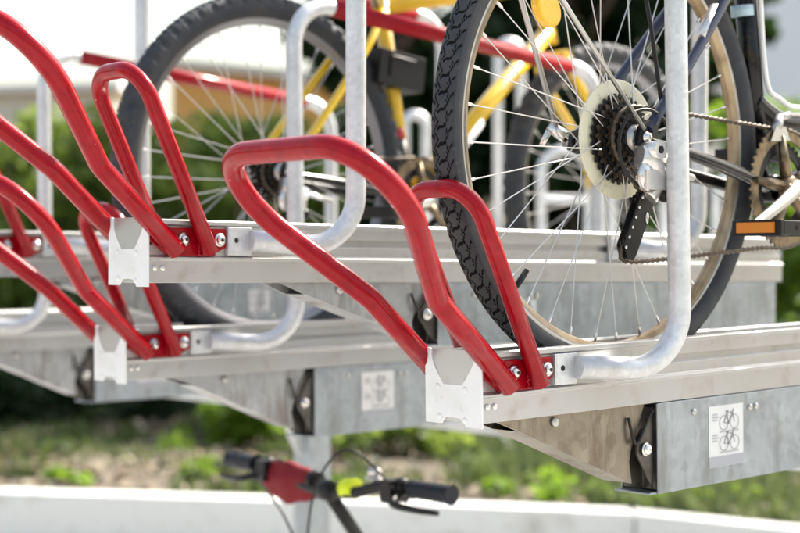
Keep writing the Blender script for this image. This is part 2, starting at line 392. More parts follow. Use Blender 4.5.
H, WD = .096, .1006
def rail_profile():
    near = [(0, 0), (0, .0335), (-.0035, .0360), (-.0035, .0388), (.003, .0415), (.003, .058), (.012, .058), (.012, .070), (.003, .070), (.003, .086), (-.003, .0885), (-.003, .0945), (-.001, .096), (.013, .096), (.015, .093), (.015, .040), (.020, .0345)]
    far = [(WD - y, z) for y, z in near][::-1]
    return near + far
def make_tray(root):
    L = 1.642
    MB().prism(rail_profile(), .0005, L, 'x').build('rail', M['alu'], root, bevel=.0007)
    # white end plate with a scoop cut out of its top
    def scoop(n=8):
        a = [(.069 + .025 * math.sin(math.pi / 2 * i / n), .051 + .0475 * (i / n)) for i in range(n + 1)][::-1]
        b = [(.033 - .026 * math.sin(math.pi / 2 * i / n), .051 + .0475 * (i / n)) for i in range(n + 1)]
        return a, b
    a, b = scoop()
    notch = [(.027, -.006), (.030, .001), (.038, .005), (.052, .006), (.066, .005), (.072, .000), (.075, -.004)]
    poly = [(-.005, -.006), (-.005, .0985), (.000, .100), (.006, .0995)] + b[::-1] + a[::-1] + [(.0955, .0995), (.101, .100), (.1056, .0985), (.1056, -.004)] + notch[::-1]
    cap = MB(); cap.prism(poly, -.003, 0, 'x'); cap.build('end_cap', M['white'], root, bevel=.0006)
    c2 = MB(); V = []
    for q in range(len(a)):
        u = q / (len(a) - 1); xx = -.0024 + .0016 * u
        (ya, za), (yb, zb_) = a[len(a) - 1 - q], b[q]; yb, ya = b[q][0], a[::-1][q][0]; za = zb_ = b[q][1]
        V += [(xx, yb - .001, za), (xx, ya + .005, za), (xx + .0006, ya + .005, za), (xx + .0006, yb - .001, za)]
    nq = len(a)
    c2.add(V, [(q * 4 + k, q * 4 + (k + 1) % 4, q * 4 + 4 + (k + 1) % 4, q * 4 + 4 + k) for q in range(nq - 1) for k in range(4)] + [(0, 1, 2, 3), tuple(range(nq * 4 - 4, nq * 4))], False)
    c2.build('guide_ramp', M['alu'], root)
    for (y, z) in ((.080, .047), (.027, .045), (.077, .006), (.028, .003)):
        MB().ball((-.003, y, z), .0022, .0042, .0042).build('rivet', M['white'], root)
    for x in (.012, .026):
        m = MB(); m.ball((x, -.001, .022), .0048, .003, .0048); m.ball((x, -.0032, .022), .002, .0012, .002); m.build('screw', M['steel'], root)
    # red side brackets
    out = [(.006, .0835), (.139, .0835), (.141, .081), (.141, .054), (.112, .0405), (.034, .0405), (.001, .064)]
    for y0, y1 in ((-.0025, .0028), (WD - .0028, WD + .0025)):
        MB().prism(out, y0, y1, 'y').build('side_bracket', M['red'], root, bevel=.0012)
    for x in (.062, .128):
        m = MB(); m.disc((x, -.0052, .066), .0105, .003, n=24); m.ball((x, -.007, .066), .0078, .0052, .0078, 20, 12)
        m.lathe([(.0001, -.0125), (.0034, -.0125)], 6, (x, 0, .066)); bo = m.build('bolt', M['steel'], root)
        MB().disc((x, -.0122, .066), .0030, .0012, n=6, bevel=0.05).build('socket', M['hole'], bo)
    for (p0, p1) in (((.020, -.004, .0535), (.048, -.004, .0405)), ((.028, -.004, .078), (.062, -.004, .0535)), ((.089, -.004, .0765), (.0895, -.004, .0445)), ((.1155, -.004, .062), (.1175, -.004, .044))):
        m = MB(); g_ = random.Random(int(p0[0] * 1000))
        for q in range(10):
            u = q / 9; m.ball(tuple(p0[k] + (p1[k] - p0[k]) * u + g_.uniform(-.0006, .0006) for k in range(3)), .0030, .0026, .0030, 8, 6)
        m.build('weld_bead', M['red'], root)
    # large handle hoop, flaring outwards
    def mirror(pts): return pts + [(x, WD - y, z) for x, y, z in pts[::-1]]
    p = mirror([(.044, -.0135, .048), (-.0929, -.0156, .1704), (-.2249, -.1071, .2964), (-.2926, -.0717, .3622)])
    pts = fillet(p, [.035, .13, .085, .085, .13, .035], 12)
    MB().tube(pts, .0152, 20).build('handle_hoop', M['red'], root)
    p = mirror([(.100, -.0175, .048), (-.022, -.0175, .290), (-.030, .012, .3265)])
    p = [(.104, -.0145, .046), (-.028, -.0165, .318), (-.028, WD + .0165, .318), (.104, WD + .0145, .046)]
    MB().tube(fillet(p, [.050, .050], 12), .0126, 18).build('wheel_hoop', M['red'], root)
    # galvanised guard: plate, L bend, post, sloping red grip, far leg
    g = empty('bike_guard', (0, 0, 0), parent=root)
    p = [(.182, -.012, .066), (.358, -.058, .054), (.352, -.060, .735), (1.262, -.060, .655), (1.262, -.058, .060), (1.10, -.012, .066)]
    MB().tube(fillet(p, [.085, .085, .085, .085], 12), .0166, 20).build('tube', M['galv'], g)
    MB().tube([(.45, -.060, .735 - .098 * .0879), (1.165, -.060, .735 - .813 * .0879)], .0174, 20).build('grip_sleeve', M['red'], g)
    for x in (.1425, 1.055):
        MB().box(x, x + .046, -.006, .0028, .0425, .0865).build('fixing_plate', M['galv'], g, bevel=.001)
        MB().disc((x + .016, -.0062, .066), .0042, .001, n=14, bevel=.05).build('screw_hole', M['hole'], g)
    return root
GR = 'double deck rack trays in a row'
def place(o, s, t, z, k): o.location = Wp(s, t, z); o.rotation_euler = (0, -math.atan(k), RZ)
tray = empty('rack_tray'); make_tray(tray)
TR = [(1.476, 1.471, 1.400, .0165, 'in-focus lower tray at the front with red hoops, holding the black bicycle', .378, .139),
      (1.268, 1.965, 1.587, -.0078, 'raised empty tray with red hoops, white end plate above and left of centre', .60, .112),
      (1.540, 2.461, 1.398, .0076, 'lower tray under the raised empty one, carrying the yellow bicycle', .45, .142),
      (1.500, 2.956, 1.587, -.004, 'raised tray whose red bracket shows at the far left edge', .50, .112),
      (1.540, 3.451, 1.398, .004, 'hindmost lower tray at the far left with a bent guard post', .53, .142)]
trays = [tray] + [copy_tree(tray) for _ in TR[1:]]
for i, (s, t, z, k, lab, xb, hb) in enumerate(TR):
    o = trays[i]; tag(o, lab, 'rack tray', GR); place(o, s, t, z, k)
    # weathered slide plate under each tray (its length differs tray by tray)
    x0 = xb - .335
    m = MB(); m.prism([(x0, -.001), (xb - .012, -.001), (xb - .045, -hb * .50), (xb - .050, -hb * .62), (xb - .044, -hb * .86), (x0 + .05, -.020)], .016, .020, 'y')
    m.prism([(x0, -.001), (xb - .012, -.001), (xb - .045, -hb * .50), (xb - .050, -hb * .62), (xb - .044, -hb * .86), (x0 + .05, -.020)], .070, .074, 'y')
    m.add([(x0 + .05, .020, -.020), (x0 + .05, .070, -.020), (xb - .044, .070, -hb * .86), (xb - .044, .020, -hb * .86)], [(0, 1, 2, 3)], False)
    sp = m.build('slide_plate', M['galvgrey' if i else 'galvdirty'], o)
    for (bx, bz) in ((x0 + .12, -.012),):
        q = MB(); q.ball((bx, .0135, bz), .0075, .005, .0075, 18, 10); q.build('plate_bolt', M['steeldull'], sp)

# fixed steelwork: channels, cross beam, column
fr = empty('bicycle_rack', Wp(2.87, 3.62, 0), RZ); tag(fr, 'galvanised steel rack structure of column, cross beam and side channels under the trays', 'bicycle rack')
def fl(s, t, z): return (s - 2.87, t - 3.62, z)
BZ = 1.262
c = MB(); x, y, z = fl(2.87, 3.62, 0); c.box(.005, .085, -.04, .04, .012, 1.165); c.build('column', M['galvbox'], fr, bevel=.004)
MB().box(-.07, .16, -.12, .12, 0, .011).build('base_plate', M['galvbox'], fr)
MB().box(-.005, .095, 1.0 - 3.62, 4.6 - 3.62, 1.168, 1.250).build('cross_beam', M['galv'], fr, bevel=.003)
MB().prism([(-.045, 1.10), (-.006, 1.04), (-.006, 1.245), (-.075, 1.245), (-.075, 1.21)], -.004, .004, 'y').build('gusset', M['galv'], fr)
c = MB(); c.box(-.005, .095, 1.0 - 3.62, 1.1 - 3.62, .012, 1.165); c.build('column', M['galvbox'], fr, bevel=.004)
for i, (s, t, z, k, lab, xb, hb) in enumerate(TR):
    e = empty('support_channel', fl(s, t, z), ry=-math.atan(k), parent=fr)
    y0, y1, y2, th = .001, .0045, .074, .0035
    zt = -.0015; zb = -hb; L = 1.62 if z > 1.5 else 1.9
    x1 = min(L, 1.62)
    m = MB(); prof = [(y0, zt), (y0, zb), (y2, zb), (y2, zt), (y2 - th, zt), (y2 - th, zb + th), (y0 + th, zb + th), (y0 + th, zt)]
    m.prism(prof, xb, x1, 'x'); m.box(xb - .018, xb - .0005, y0 + .002, y2 - .002, zb, zb + th); m.build('channel', M['galvbox'], e, bevel=.0014)
    # dark latch bracket with bolt and bent wire in the open end
    m = MB(); m.prism([(xb - .002, zt - .006), (xb - .040, zb * .46), (xb - .040, zb * .54), (xb - .002, zb * .95)], y0 + .008, y0 + .011, 'y'); m.build('latch_plate', M['darksteel'], e); m = MB(); m.prism([(xb - .034, zb * .55), (xb - .0, zb * .3), (xb, zb * .96), (xb - .040, zb * .90)], y0 + .030, y0 + .034, 'y')
    m.box(xb + .003, xb + .008, y0 + .006, y2 - .005, zb + .006, zt - .008)
    m.build('void_shade_plate', M['darksteel'], e)  # dark plate added to stand for the shaded void inside the channel
    m = MB(); m.disc((xb - .022, y0 + .004, zb * .50), .0105, .003, n=26); m.ball((xb - .022, y0 + .002, zb * .50), .0085, .005, .0085, 18, 10)
    m.build('latch_bolt', M['steel'], e)
    m = MB(); m.tube(catmull([(xb - .054, y0 + .012, zt - .018), (xb - .052, y0 + .008, zb * .28), (xb - .042, y0 + .006, zb * .43), (xb - .018, y0 + .006, zb * .2), (xb - .004, y0 + .006, zt - .010)], 6), .0024, 8)
    m.build('latch_spring', M['blacksteel'], e)
    for bx in (xb + .088, xb + .235, xb + .251):
        MB().ball((bx, y0 - .001, zt - (.020 if bx < xb + .1 else .024)), .0055, .0035, .0055, 14, 8).build('screw', M['steeldull'], e)
    # instruction sticker: two small bicycle pictures over a grey band
    sx, sz = xb + .126, -.113; w_, h_ = .090, .096
    if hb < .12: sx = xb + .19; h_ = .062; w_ = .06; sz = -.095
    st = MB().box(sx, sx + w_, y0 - .0008, y0 - .0001, sz, sz + h_).build('instruction_sticker', M['paper'], e)
    MB().box(sx + .0005, sx + w_ - .0005, y0 - .0014, y0 - .0009, sz + .0005, sz + h_ * .17).build('grey_band', M['papergrey'], st)
    ink = MB(); pale = MB()
    for cz in (.37, .71):
        cx, zz = sx + w_ * .58, sz + h_ * cz; r_ = w_ * .125; yy = y0 - .0016
        ring(ink, (cx - r_ * 1.25, yy, zz), r_, .00035); ring(ink, (cx + r_ * 1.25, yy, zz), r_, .00035)
        A = (cx - r_ * 1.25, yy, zz); B = (cx - r_ * .2, yy, zz - .001); C = (cx - r_ * .5, yy, zz + r_ * 1.4); D = (cx + r_ * .8, yy, zz + r_ * 1.3); E_ = (cx + r_ * 1.25, yy, zz)
        for a_, b_ in ((A, B), (B, C), (C, A), (B, D), (C, D), (D, E_)): ink.tube([a_, b_], .00045, 5)
        ink.tube([(C[0] - .003, yy, C[2] + .002), (C[0] + .003, yy, C[2] + .002)], .001, 5); ink.tube([(D[0] - .001, yy, D[2]), (D[0] + .003, yy, D[2] + .006)], .0006, 5)
        ink.ball((B[0], yy, B[2]), .0022, .0005, .0022, 10, 6)
        for q in range(3): pale.box(sx + w_ * .10, sx + w_ * (.10 + .14 + .04 * (q % 2)), yy - .0002, yy + .0001, zz + r_ * 1.2 - .0045 * q, zz + r_ * 1.2 - .0045 * q + .0018)
        pale.box(cx - r_ * 2.2, cx + r_ * 2.2, yy - .0001, yy + .0002, zz - r_ - .0035, zz - r_ - .0015)
    ink.build('bicycle_drawing', M['ink'], st); pale.build('text_lines', M['inklight'], st)

# galvanised hoops of the stands farther back
far = empty('far_rack', (px(303, 5.85), 5.85, 0)); tag(far, 'second rack column and cantilever beam almost hidden behind the front one', 'bicycle rack')
fx0 = px(303, 5.85)
MB().box(-.03, .03, -.03, .03, .01, 1.60).build('column', M['galvbox'], far); MB().box(-.1, .1, -.1, .1, 0, .009).build('base_plate', M['galvbox'], far)
MB().box(-.03, px(770, 5.85) - fx0, -.16, .06, 1.603, 1.66).build('beam', M['galv'], far)
def far_hoop(label, xa, xb, d, ytop, bend=None):
    A = Vector((px(xa, d), d, 1.662)); B = Vector((px(xb, d + .03), d + .03, 1.662)); zt = EYE + (261 - ytop) / F * d - 1.662
    root = empty('galvanised_hoop', A); tag(root, label, 'hoop', 'galvanised hoops standing behind the trays'); q = B - A; w = q.length
    MB().tube(fillet([(0, 0, .004), (0, 0, zt), (q.x, q.y, zt), (q.x, q.y, .004)], w * .49, 10), .0185, 14).build('tube', M['galv'], root)
    if bend:
        zz = EYE + (261 - bend) / F * d - 1.662
        MB().tube([(.0, 0, zz), (q.x, q.y, zz)], .0170, 12, caps=False).build('crossbar', M['galv'], root)
    for p in ((0, 0), (q.x, q.y)): MB().disc((p[0], p[1], .003), .028, .005, 'z').build('foot_plate', M['galv'], root)
far_hoop('tallest galvanised hoop, arching behind the red grip of the yellow bicycle tray', 498, 521, 5.75, 42)
far_hoop('galvanised hoop left of the black tyre, behind the yellow seat tube', 405, 426, 5.75, 115)
far_hoop('galvanised hoop standing behind the left half of the black bicycle wheel', 541, 589, 5.80, 150, 199)
far_hoop('galvanised hoop standing behind the derailleur of the black bicycle', 612, 664, 5.80, 172)
far_hoop('galvanised hoop standing between the rear wheel and the pedal', 716, 745, 5.80, 178)

# ================================================================== BICYCLES
def tyre_mesh(Rt, r, kind, N, Mv):
    gmask = None
    a = np.linspace(0, 2 * np.pi, N, endpoint=False)[:, None]; b = (np.linspace(-np.pi, np.pi, Mv, endpoint=False))[None, :]
    rr = np.full((N, Mv), r)
    if kind == 'road':
        u = a / (2 * np.pi) * 96; vv = np.abs(b)
        ph = (u + 1.15 * np.clip(vv, 0, 1.2) + .16 * np.sin(vv * 7.5) + .5 * (b > 0)) % 1.0
        lat = np.clip(1.25 - np.abs(ph - .5) / .12, 0, 1) * (vv < 1.22) * (vv > .16)
        cz = np.clip(1.2 - np.abs(b - .15 * np.sin(u * 2 * np.pi)) / .055, 0, 1) + np.clip(1.2 - np.abs(vv - (.70 + .08 * np.sin(u * 2 * np.pi))) / .045, 0, 1) * (np.sin(u * 2 * np.pi) > -.3)
        lat, cz = lat + 0 * b, cz + 0 * a
        gmask = np.clip(lat + cz, 0, 1); rr = rr - .0018 * gmask + .0012 * np.clip(1 - np.abs(vv - 1.22) / .06, 0, 1)
        rr = rr * (1 - .05 * np.clip(vv - 1.3, 0, 1.5))
    elif kind == 'knobbly':
        u = a / (2 * np.pi) * 62; vv = np.abs(b)
        k1 = (((u + .5 * (b > 0)) % 1) < .58) & (vv > .55) & (vv < 1.12); k2 = (((u + .25) % .5) < .30) & (vv < .38)
        rr = rr + .0042 * k1 + .003 * k2
    rad = Rt - r + rr * np.cos(b); y = rr * np.sin(b)
    V = np.stack([rad * np.cos(a), y + 0 * a, rad * np.sin(a)], -1).reshape(-1, 3)
    i, k = np.meshgrid(np.arange(N), np.arange(Mv), indexing='ij'); i2 = (i + 1) % N; k2 = (k + 1) % Mv
    Fc = np.stack([i * Mv + k, i * Mv + k2, i2 * Mv + k2, i2 * Mv + k], -1).reshape(-1, 4)
    me = bpy.data.meshes.new('tyre'); me.from_pydata(V.tolist(), [], Fc.tolist()); me.polygons.foreach_set('use_smooth', [True] * len(me.polygons))
    me.materials.append(M['rubber']); me.materials.append(M['groove'])
    if gmask is not None: me.polygons.foreach_set('material_index', (gmask.reshape(-1) > .42).astype(np.int32))
    bm = bmesh.new(); bm.from_mesh(me); bmesh.ops.recalc_face_normals(bm, faces=bm.faces); bm.to_mesh(me); bm.free(); return me

def wheel(name, parent, loc, Rt, tr, kind, N=200, Mv=20, rear=True, spokes=True, rimm='rimalu'):
    wl = empty(name, loc, parent=parent)
    t = bpy.data.objects.new('tyre', tyre_mesh(Rt, tr, kind, N, Mv)); COL.objects.link(t); t.parent = wl
    Ro = Rt - tr * 1.68; Ri = Ro - .019
    rm = MB().lathe([(Ro + .002, -.0108), (Ro + .0020, -.0092), (Ro - .004, -.008), (Ro - .006, 0), (Ro - .004, .008), (Ro + .0020, .0092), (Ro + .002, .0108), (Ro - .0095, .0106), (Ro - .0105, .0096), (Ri + .003, .0075), (Ri, .004), (Ri - .0006, 0), (Ri, -.004), (Ri + .003, -.0075), (Ro - .0105, -.0096), (Ro - .0095, -.0106)], 128, closed=True).build('rim', M['riminner' if kind != 'knobbly' else 'rimgrey'], wl)
    for sy in (-1, 1): MB().lathe([(Ro + .0018, sy * .0109), (Ro + .0018, sy * .0113), (Ro - .0090, sy * .0111), (Ro - .0090, sy * .0107)], 128, closed=True).build('brake_track', M[rimm if kind != 'knobbly' else 'rimgrey'], wl)
    # tyre bead band showing between rim and tread
    h = MB(); fl_ = .034; h.lathe([(.006, -.062), (.009, -.060), (.009, -fl_ - .006), (.022, -fl_ - .002), (.022, -fl_ + .002), (.014, -fl_ + .006), (.012, 0), (.014, fl_ - .006), (.022, fl_ - .002), (.022, fl_ + .002), (.009, fl_ + .006), (.009, .060), (.006, .062)], 32)
    h.build('hub', M['silver'], wl)
    if spokes:
        sp = MB().tube([(0, 0, 0), (0, 0, 1)], .00100, 6, caps=False); base = None
        nip = MB().lathe([(.0018, 0), (.0024, .002), (.0024, .010), (.0016, .013)], 8, axis='z')
        n = 36; base = sp.build('spoke', M['spoke'], wl)
        nb = nip.build('nipple', M['steel'], wl)
        first = True
        for i in range(n):
            a = 2 * math.pi * i / n + .06; side = 1 if i % 2 else -1; cr = 1 if (i // 2) % 2 else -1
            b = a + cr * R(66)
            p0 = Vector((.020 * math.cos(b), side * fl_, .020 * math.sin(b))); p1 = Vector((Ri * math.cos(a), side * .001, Ri * math.sin(a)))
            for k, ob in enumerate((base, nb)):
                o = ob if first else ob.copy()
                if not first: COL.objects.link(o); o.parent = wl
                q = (p1 - p0).to_track_quat('Z', 'Y')
                if k == 0: o.location = p0; o.rotation_euler = q.to_euler(); o.scale = (1, 1, (p1 - p0).length)
                else: o.location = p1 + (p0 - p1).normalized() * .001; o.rotation_euler = (p0 - p1).to_track_quat('Z', 'Y').to_euler()
            first = False
    a = math.atan2(-.217, -.201)
    MB().tube([((Ri - .038) * math.cos(a), 0, (Ri - .038) * math.sin(a)), ((Ri - .018) * math.cos(a), 0, (Ri - .018) * math.sin(a)), ((Ri + .002) * math.cos(a), 0, (Ri + .002) * math.sin(a))], [.0042, .0048, .003], 10).build('valve', M['blackpl'], wl)
    return wl

def sprocket(n, r, th, y, hole=.018):
    pts = []
    for i in range(n * 4):
        a = 2 * math.pi * i / (n * 4); q = i % 4; pts.append((r + (.0 if q in (0, 3) else .0042)) and ((r + (-.0022 if q in (0, 3) else .0030)) * math.cos(a), (r + (-.0022 if q in (0, 3) else .0030)) * math.sin(a)))
    m = MB(); k = len(pts)
    inner = [(hole * math.cos(2 * math.pi * i / k), hole * math.sin(2 * math.pi * i / k)) for i in range(k)]
    V = [(x, y - th / 2, z) for x, z in pts] + [(x, y + th / 2, z) for x, z in pts] + [(x, y - th / 2, z) for x, z in inner] + [(x, y + th / 2, z) for x, z in inner]
    Fc = []
    for i in range(k):
        j = (i + 1) % k; Fc += [(i, j, k + j, k + i), (i, 2 * k + i, 2 * k + j, j), (k + i, k + j, 3 * k + j, 3 * k + i), (2 * k + i, 3 * k + i, 3 * k + j, 2 * k + j)]
    m.add(V, Fc, False); return m

def holes(m, n, r, rad, y, c=(0, 0)):
    for i in range(n):
        a = 2 * math.pi * i / n; m.disc((c[0] + r * math.cos(a), y, c[1] + r * math.sin(a)), rad, .0008, n=10, bevel=.1)

def bicycle(name, label, cat, s, t, z, rz, P):
    root = empty(name, Wp(s, t, z - P['R']), rz); tag(root, label, cat)
    o = lambda p: (p[0], p[1], p[2] + P['R'])      # rear hub centre = origin of the numbers below
    B = empty('__tmp'); bpy.data.objects.remove(B)
    Rr = P['R']
    def pt(l): return [o(q) for q in l]
    rw = wheel('rear_wheel', root, o((0, 0, 0)), Rr, P['tr'], P['kind'], P.get('N', 200), P.get('Mv', 20), spokes=P.get('spokes', True))
    fx = P['wb']
    fw = wheel('front_wheel', root, o((fx, 0, 0)), Rr, P['tr'], P['kind'] if P['kind'] == 'knobbly' else 'plain', 240 if P['kind'] != 'knobbly' else 620, 20, spokes=P.get('spokes', True))
    bb = P['bb']; st = P['st']; ht = P['ht']; hb = P['hb']
    fm = P['frame']
    f = MB()
    f.tube(pt([(bb[0], 0, bb[1]), (st[0], 0, st[1])]), P.get('stw', .017), 16)
    f.tube(pt([(hb[0], 0, hb[1]), (ht[0], 0, ht[1])]), .019, 16)
    f.lathe([(.021, -.036), (.023, -.034), (.023, .034), (.021, .036)], 20, o((bb[0], 0, bb[1])))
    if P.get('step'):
        f.tube(catmull(pt([(P['step'][0][0], 0, P['step'][0][1])] + [(a, 0, b) for a, b in P['step'][1:]]), 8), .020, 16)
        f.tube(catmull(pt([(bb[0], 0, bb[1]), (bb[0] + .10, 0, bb[1] + .010), (bb[0] + .28, 0, bb[1] + .14), (hb[0] - .005, 0, hb[1] + .02)]), 8), .019, 14)
    else:
        f.tube(pt([(bb[0], 0, bb[1]), (hb[0] - .01, 0, hb[1] + .03)]), .0205, 16)
        f.tube(pt([(st[0] + .005, 0, st[1] - .05), (ht[0] - .01, 0, ht[1] - .03)]), .0165, 16)
    f.build('frame', M[fm], root); f = MB()
    for sy in (-1, 1):
        f.tube(catmull(pt([(0, sy * .066, -.004), (bb[0] * .35, sy * .060, bb[1] * .35), (bb[0] * .75, sy * .044, bb[1] * .75), (bb[0] - .01, sy * .028, bb[1])]), 5), [.0075 + .0035 * min(1, i / 8) for i in range(16)], 12)
        f.prism([(-.018, Rr - .012), (-.012, Rr + .016), (.020, Rr + .030), (.030, Rr + .018), (.026, Rr - .014), (.004, Rr - .018)], sy * .0665 - .003, sy * .0665 + .003, 'y')
    f.build('rear_triangle', M['framedark'], root)
    sm = M[P.get('stay', fm)]
    for sy in (-1, 1):
        f = MB(); tx, tz = P['ss']
        f.tube(catmull(pt([(.010, sy * .066, .012), (tx * .35, sy * .064, tz * .35), (tx * .75, sy * .050, tz * .75), (tx, sy * .018, tz)]), 5), .0085 if P['kind'] == 'knobbly' else .0082, 12)
        f.build('seat_stay', sm, root)
    # fork
    fk = MB()
    for sy in (-1, 1):
        fk.tube(catmull(pt([(fx, sy * .052, 0), (fx - .035, sy * .052, .10), (hb[0] + .03, sy * .050, hb[1] - .08), (hb[0] + .008, sy * .044, hb[1] - .035)]), 5), .0115, 12)
    fk.tube(pt([(hb[0] + .006, -.05, hb[1] - .03), (hb[0] + .006, .05, hb[1] - .03)]), .014, 12)
    fk.build('fork', M[P.get('forkm', fm)], root)
    # handlebar, stem
    hx, hz = P['bar']
    sb = MB(); ax = Vector((ht[0] - hb[0], 0, ht[1] - hb[1])).normalized()
    top = Vector((ht[0], 0, ht[1])) + ax * P.get('steer', .06)
    sb.tube(pt([(ht[0], 0, ht[1]), tuple(top)]), .0145, 14); sb.tube(pt([tuple(top), (hx, 0, hz)]), .015, 14)
    sb.disc(o((hx, 0, hz)), .023, .045); stm = sb.build('stem', M['blackpl'], root)
    hbm = MB(); hw = P.get('hw', .30)
    hbm.tube(catmull(pt([(hx - P.get('sweep', .05), -hw, hz + .03), (hx - .01, -hw * .5, hz + .028), (hx, -hw * .2, hz + .002), (hx, hw * .2, hz + .002), (hx - .01, hw * .5, hz + .028), (hx - P.get('sweep', .05), hw, hz + .03)]), 6), .0125, 14)
    hbar = hbm.build('handlebar', M['blackpl'], root)
    for sy in (-1, 1):
        g = MB(); sw = P.get('sweep', .05); p0 = Vector(o((hx - sw * .62, sy * hw * .72, hz + .030))); p1 = Vector(o((hx - sw * 1.03, sy * (hw + .008), hz + .030)))
        g.tube([p0 + (p1 - p0) * (i / 12) for i in range(13)], [.0175 + .0014 * (i % 2) + (.003 if i in (0, 12) else 0) for i in range(13)], 16); g.build('grip', M['grip'], hbar)
        l = MB(); l.tube(catmull(pt([(hx - .02, sy * hw * .62, hz + .020), (hx + .035, sy * hw * .68, hz + .005), (hx + .032, sy * hw * .85, hz - .002), (hx + .018, sy * hw * 1.0, hz - .004)]), 5), [.010 - .0003 * i for i in range(16)], 8)
        l.disc(o((hx - .012, sy * hw * .62, hz + .030)), .019, .022); l.box(hx - .03, hx + .022, sy * hw * .58 - .016, sy * hw * .58 + .016, hz + Rr + .0, hz + Rr + .045); l.build('brake_lever', M['silver' if P.get('silverlever') else 'blackpl'], hbar)
    # saddle
    spx, spz = P['saddle']
    MB().tube(pt([(st[0], 0, st[1] - .05), (spx, 0, spz - .03)]), .0135, 14).build('seat_post', M['steeldull'], root)
    sd_ = MB(); secs = []; V = []
    for i in range(9):
        u = i / 8; xx = spx - .12 + .26 * u; hw_ = .075 * (1 - u) ** .7 + .018; hh = .028 - .008 * u
        for k in range(12):
            a = 2 * math.pi * k / 12; V.append(o((xx, hw_ * math.cos(a), spz + .005 * math.cos(u * 6) + hh * (math.sin(a) if math.sin(a) > 0 else math.sin(a) * .9))))
    sd_.add(V, [(i * 12 + k, i * 12 + (k + 1) % 12, (i + 1) * 12 + (k + 1) % 12, (i + 1) * 12 + k) for i in range(8) for k in range(12)] + [tuple(range(12)), tuple(range(96, 108))]); sd_.build('saddle', M['blackpl'], root)
    # drivetrain (drive side is -y)
    cs = empty('cassette', o((0, 0, 0)), parent=root); nsp = 7
    for i in range(nsp):
        r_ = P.get('big', .060) - i * (P.get('big', .060) - .026) / (nsp - 1); yy = -.022 - i * .0045
        sprocket(int(r_ * 500), r_, .002, yy, max(.016, r_ - .020)).build('sprocket', M['rust' if i % 2 else 'blacksteel'], cs)
    q = MB(); q.lathe([(.017, -.018), (.020, -.02), (.020, -.054), (.016, -.057), (.010, -.060)], 24); q.build('lock_ring', M['steeldull'], cs)
    q = MB()
    q.tube([(0, -.0695, 0), (0, .0695, 0)], .0045, 10)
    q.lathe([(.0001, -.079), (.0040, -.079), (.0062, -.077), (.0062, -.074), (.0085, -.073), (.0085, -.069), (.006, -.069)], 18); q.lathe([(.006, .069), (.011, .069), (.011, .075), (.0085, .078), (.0085, .088), (.0001, .089)], 18)
    q.build('axle_nut', M['steel'], cs)
    ck = empty('crankset', o((bb[0], -.052, bb[1])), parent=root); cr = P.get('ring', .094)
    sprocket(46, cr, .0025, 0, cr - .020).build('chainring', M['brassring'], ck)
    sprocket(36, cr * .76, .0025, .008, cr * .76 - .018).build('chainring', M['blacksteel'], ck)
    spd = MB()
    for i in range(5):
        a = 2 * math.pi * i / 5 + .5; spd.tube([(.012 * math.cos(a), -.004, .012 * math.sin(a)), ((cr - .012) * math.cos(a), -.003, (cr - .012) * math.sin(a))], [.011, .0055], 8); spd.ball(((cr - .014) * math.cos(a), -.006, (cr - .014) * math.sin(a)), .004, .002, .004, 8, 5)
    spd.disc((0, -.006, 0), .020, .02); spd.build('spider', M['brassring'], ck)
    pdx, pdz = P['pedal']; L = math.hypot(pdx - bb[0], pdz - bb[1]); ux, uz = (pdx - bb[0]) / L, (pdz - bb[1]) / L
    for sy, ofs in ((1, 0.0), (-1, .104)):
        cx, cz = ux * sy * .165, uz * sy * .165; yc = -.025 if sy == 1 else ofs + .02; yo = -.075 if sy == 1 else ofs + .075
        MB().tube(catmull([(0, yc, 0), (cx * .4, yc - .008 * sy, cz * .4), (cx, yc - .012 * sy, cz)], 6), [.014 - .0005 * i for i in range(13)], 12, flat=.6).build('crank_arm', M['silver'], ck)
        pe = MB(); pe.tube([(cx, yc, cz), (cx, yo - .045 * sy, cz)], .006, 10)
        for xx in (-.040, .034): pe.box(cx + xx, cx + xx + .008, yo - .045, yo + .045, cz - .013, cz + .012)
        for yy in (-.045, -.012, .006, .038): pe.box(cx - .0319, cx + .0339, yo + yy, yo + yy + .007, cz - .012, cz + .011)
        pd = pe.build('pedal', M['blackpl'], ck, bevel=.0015)
        if sy == -1 or P['kind'] == 'knobbly': continue
        MB().box(cx - .0435, cx - .0402, yo - .034, yo + .034, cz - .008, cz + .008).build('reflector', M['orange'], pd)
        MB().box(cx + .0422, cx + .0452, yo - .034, yo + .034, cz - .008, cz + .008).build('reflector', M['orange'], pd)
    # rear derailleur
    if P.get('derail', True):
        rd = empty('rear_derailleur', o((0, 0, 0)), parent=root)
        q = MB(); dx = -.026
        q.tube(catmull([(.006 + dx, -.074, -.030), (.020 + dx, -.078, -.034), (.040 + dx, -.080, -.050), (.048 + dx, -.078, -.070), (.034 + dx, -.072, -.090)], 6), [.017 + .004 * math.sin(i / 5.) for i in range(25)], 16, flat=.72)
        q.tube([(.024 + dx, -.100, -.020), (.024 + dx, -.060, -.020)], .0135, 18); q.tube([(.050 + dx, -.095, -.040), (.058 + dx, -.060, -.062)], .012, 14)
        q.box(.000 + dx, .052 + dx, -.0925, -.088, -.078, -.050); q.ball((.012 + dx, -.082, -.058), .018, .010, .022, 14, 10)
        q.build('body', M['silver'], rd)
        MB().disc((.024 + dx, -.1005, -.020), .0062, .0012, n=6, bevel=.05).build('socket', M['hole'], rd)
        MB().ball((.056 + dx, -.082, -.084), .014, .012, .012, 14, 10).build('pivot_cap', M['blackpl'], rd)
        MB().tube([(.045 + dx, -.080, -.038), (.110, -.072, -.056)], .0052, 12).build('cable_stop', M['silver'], rd)
        u0, u1 = (.020, -.092), (-.018, -.166)
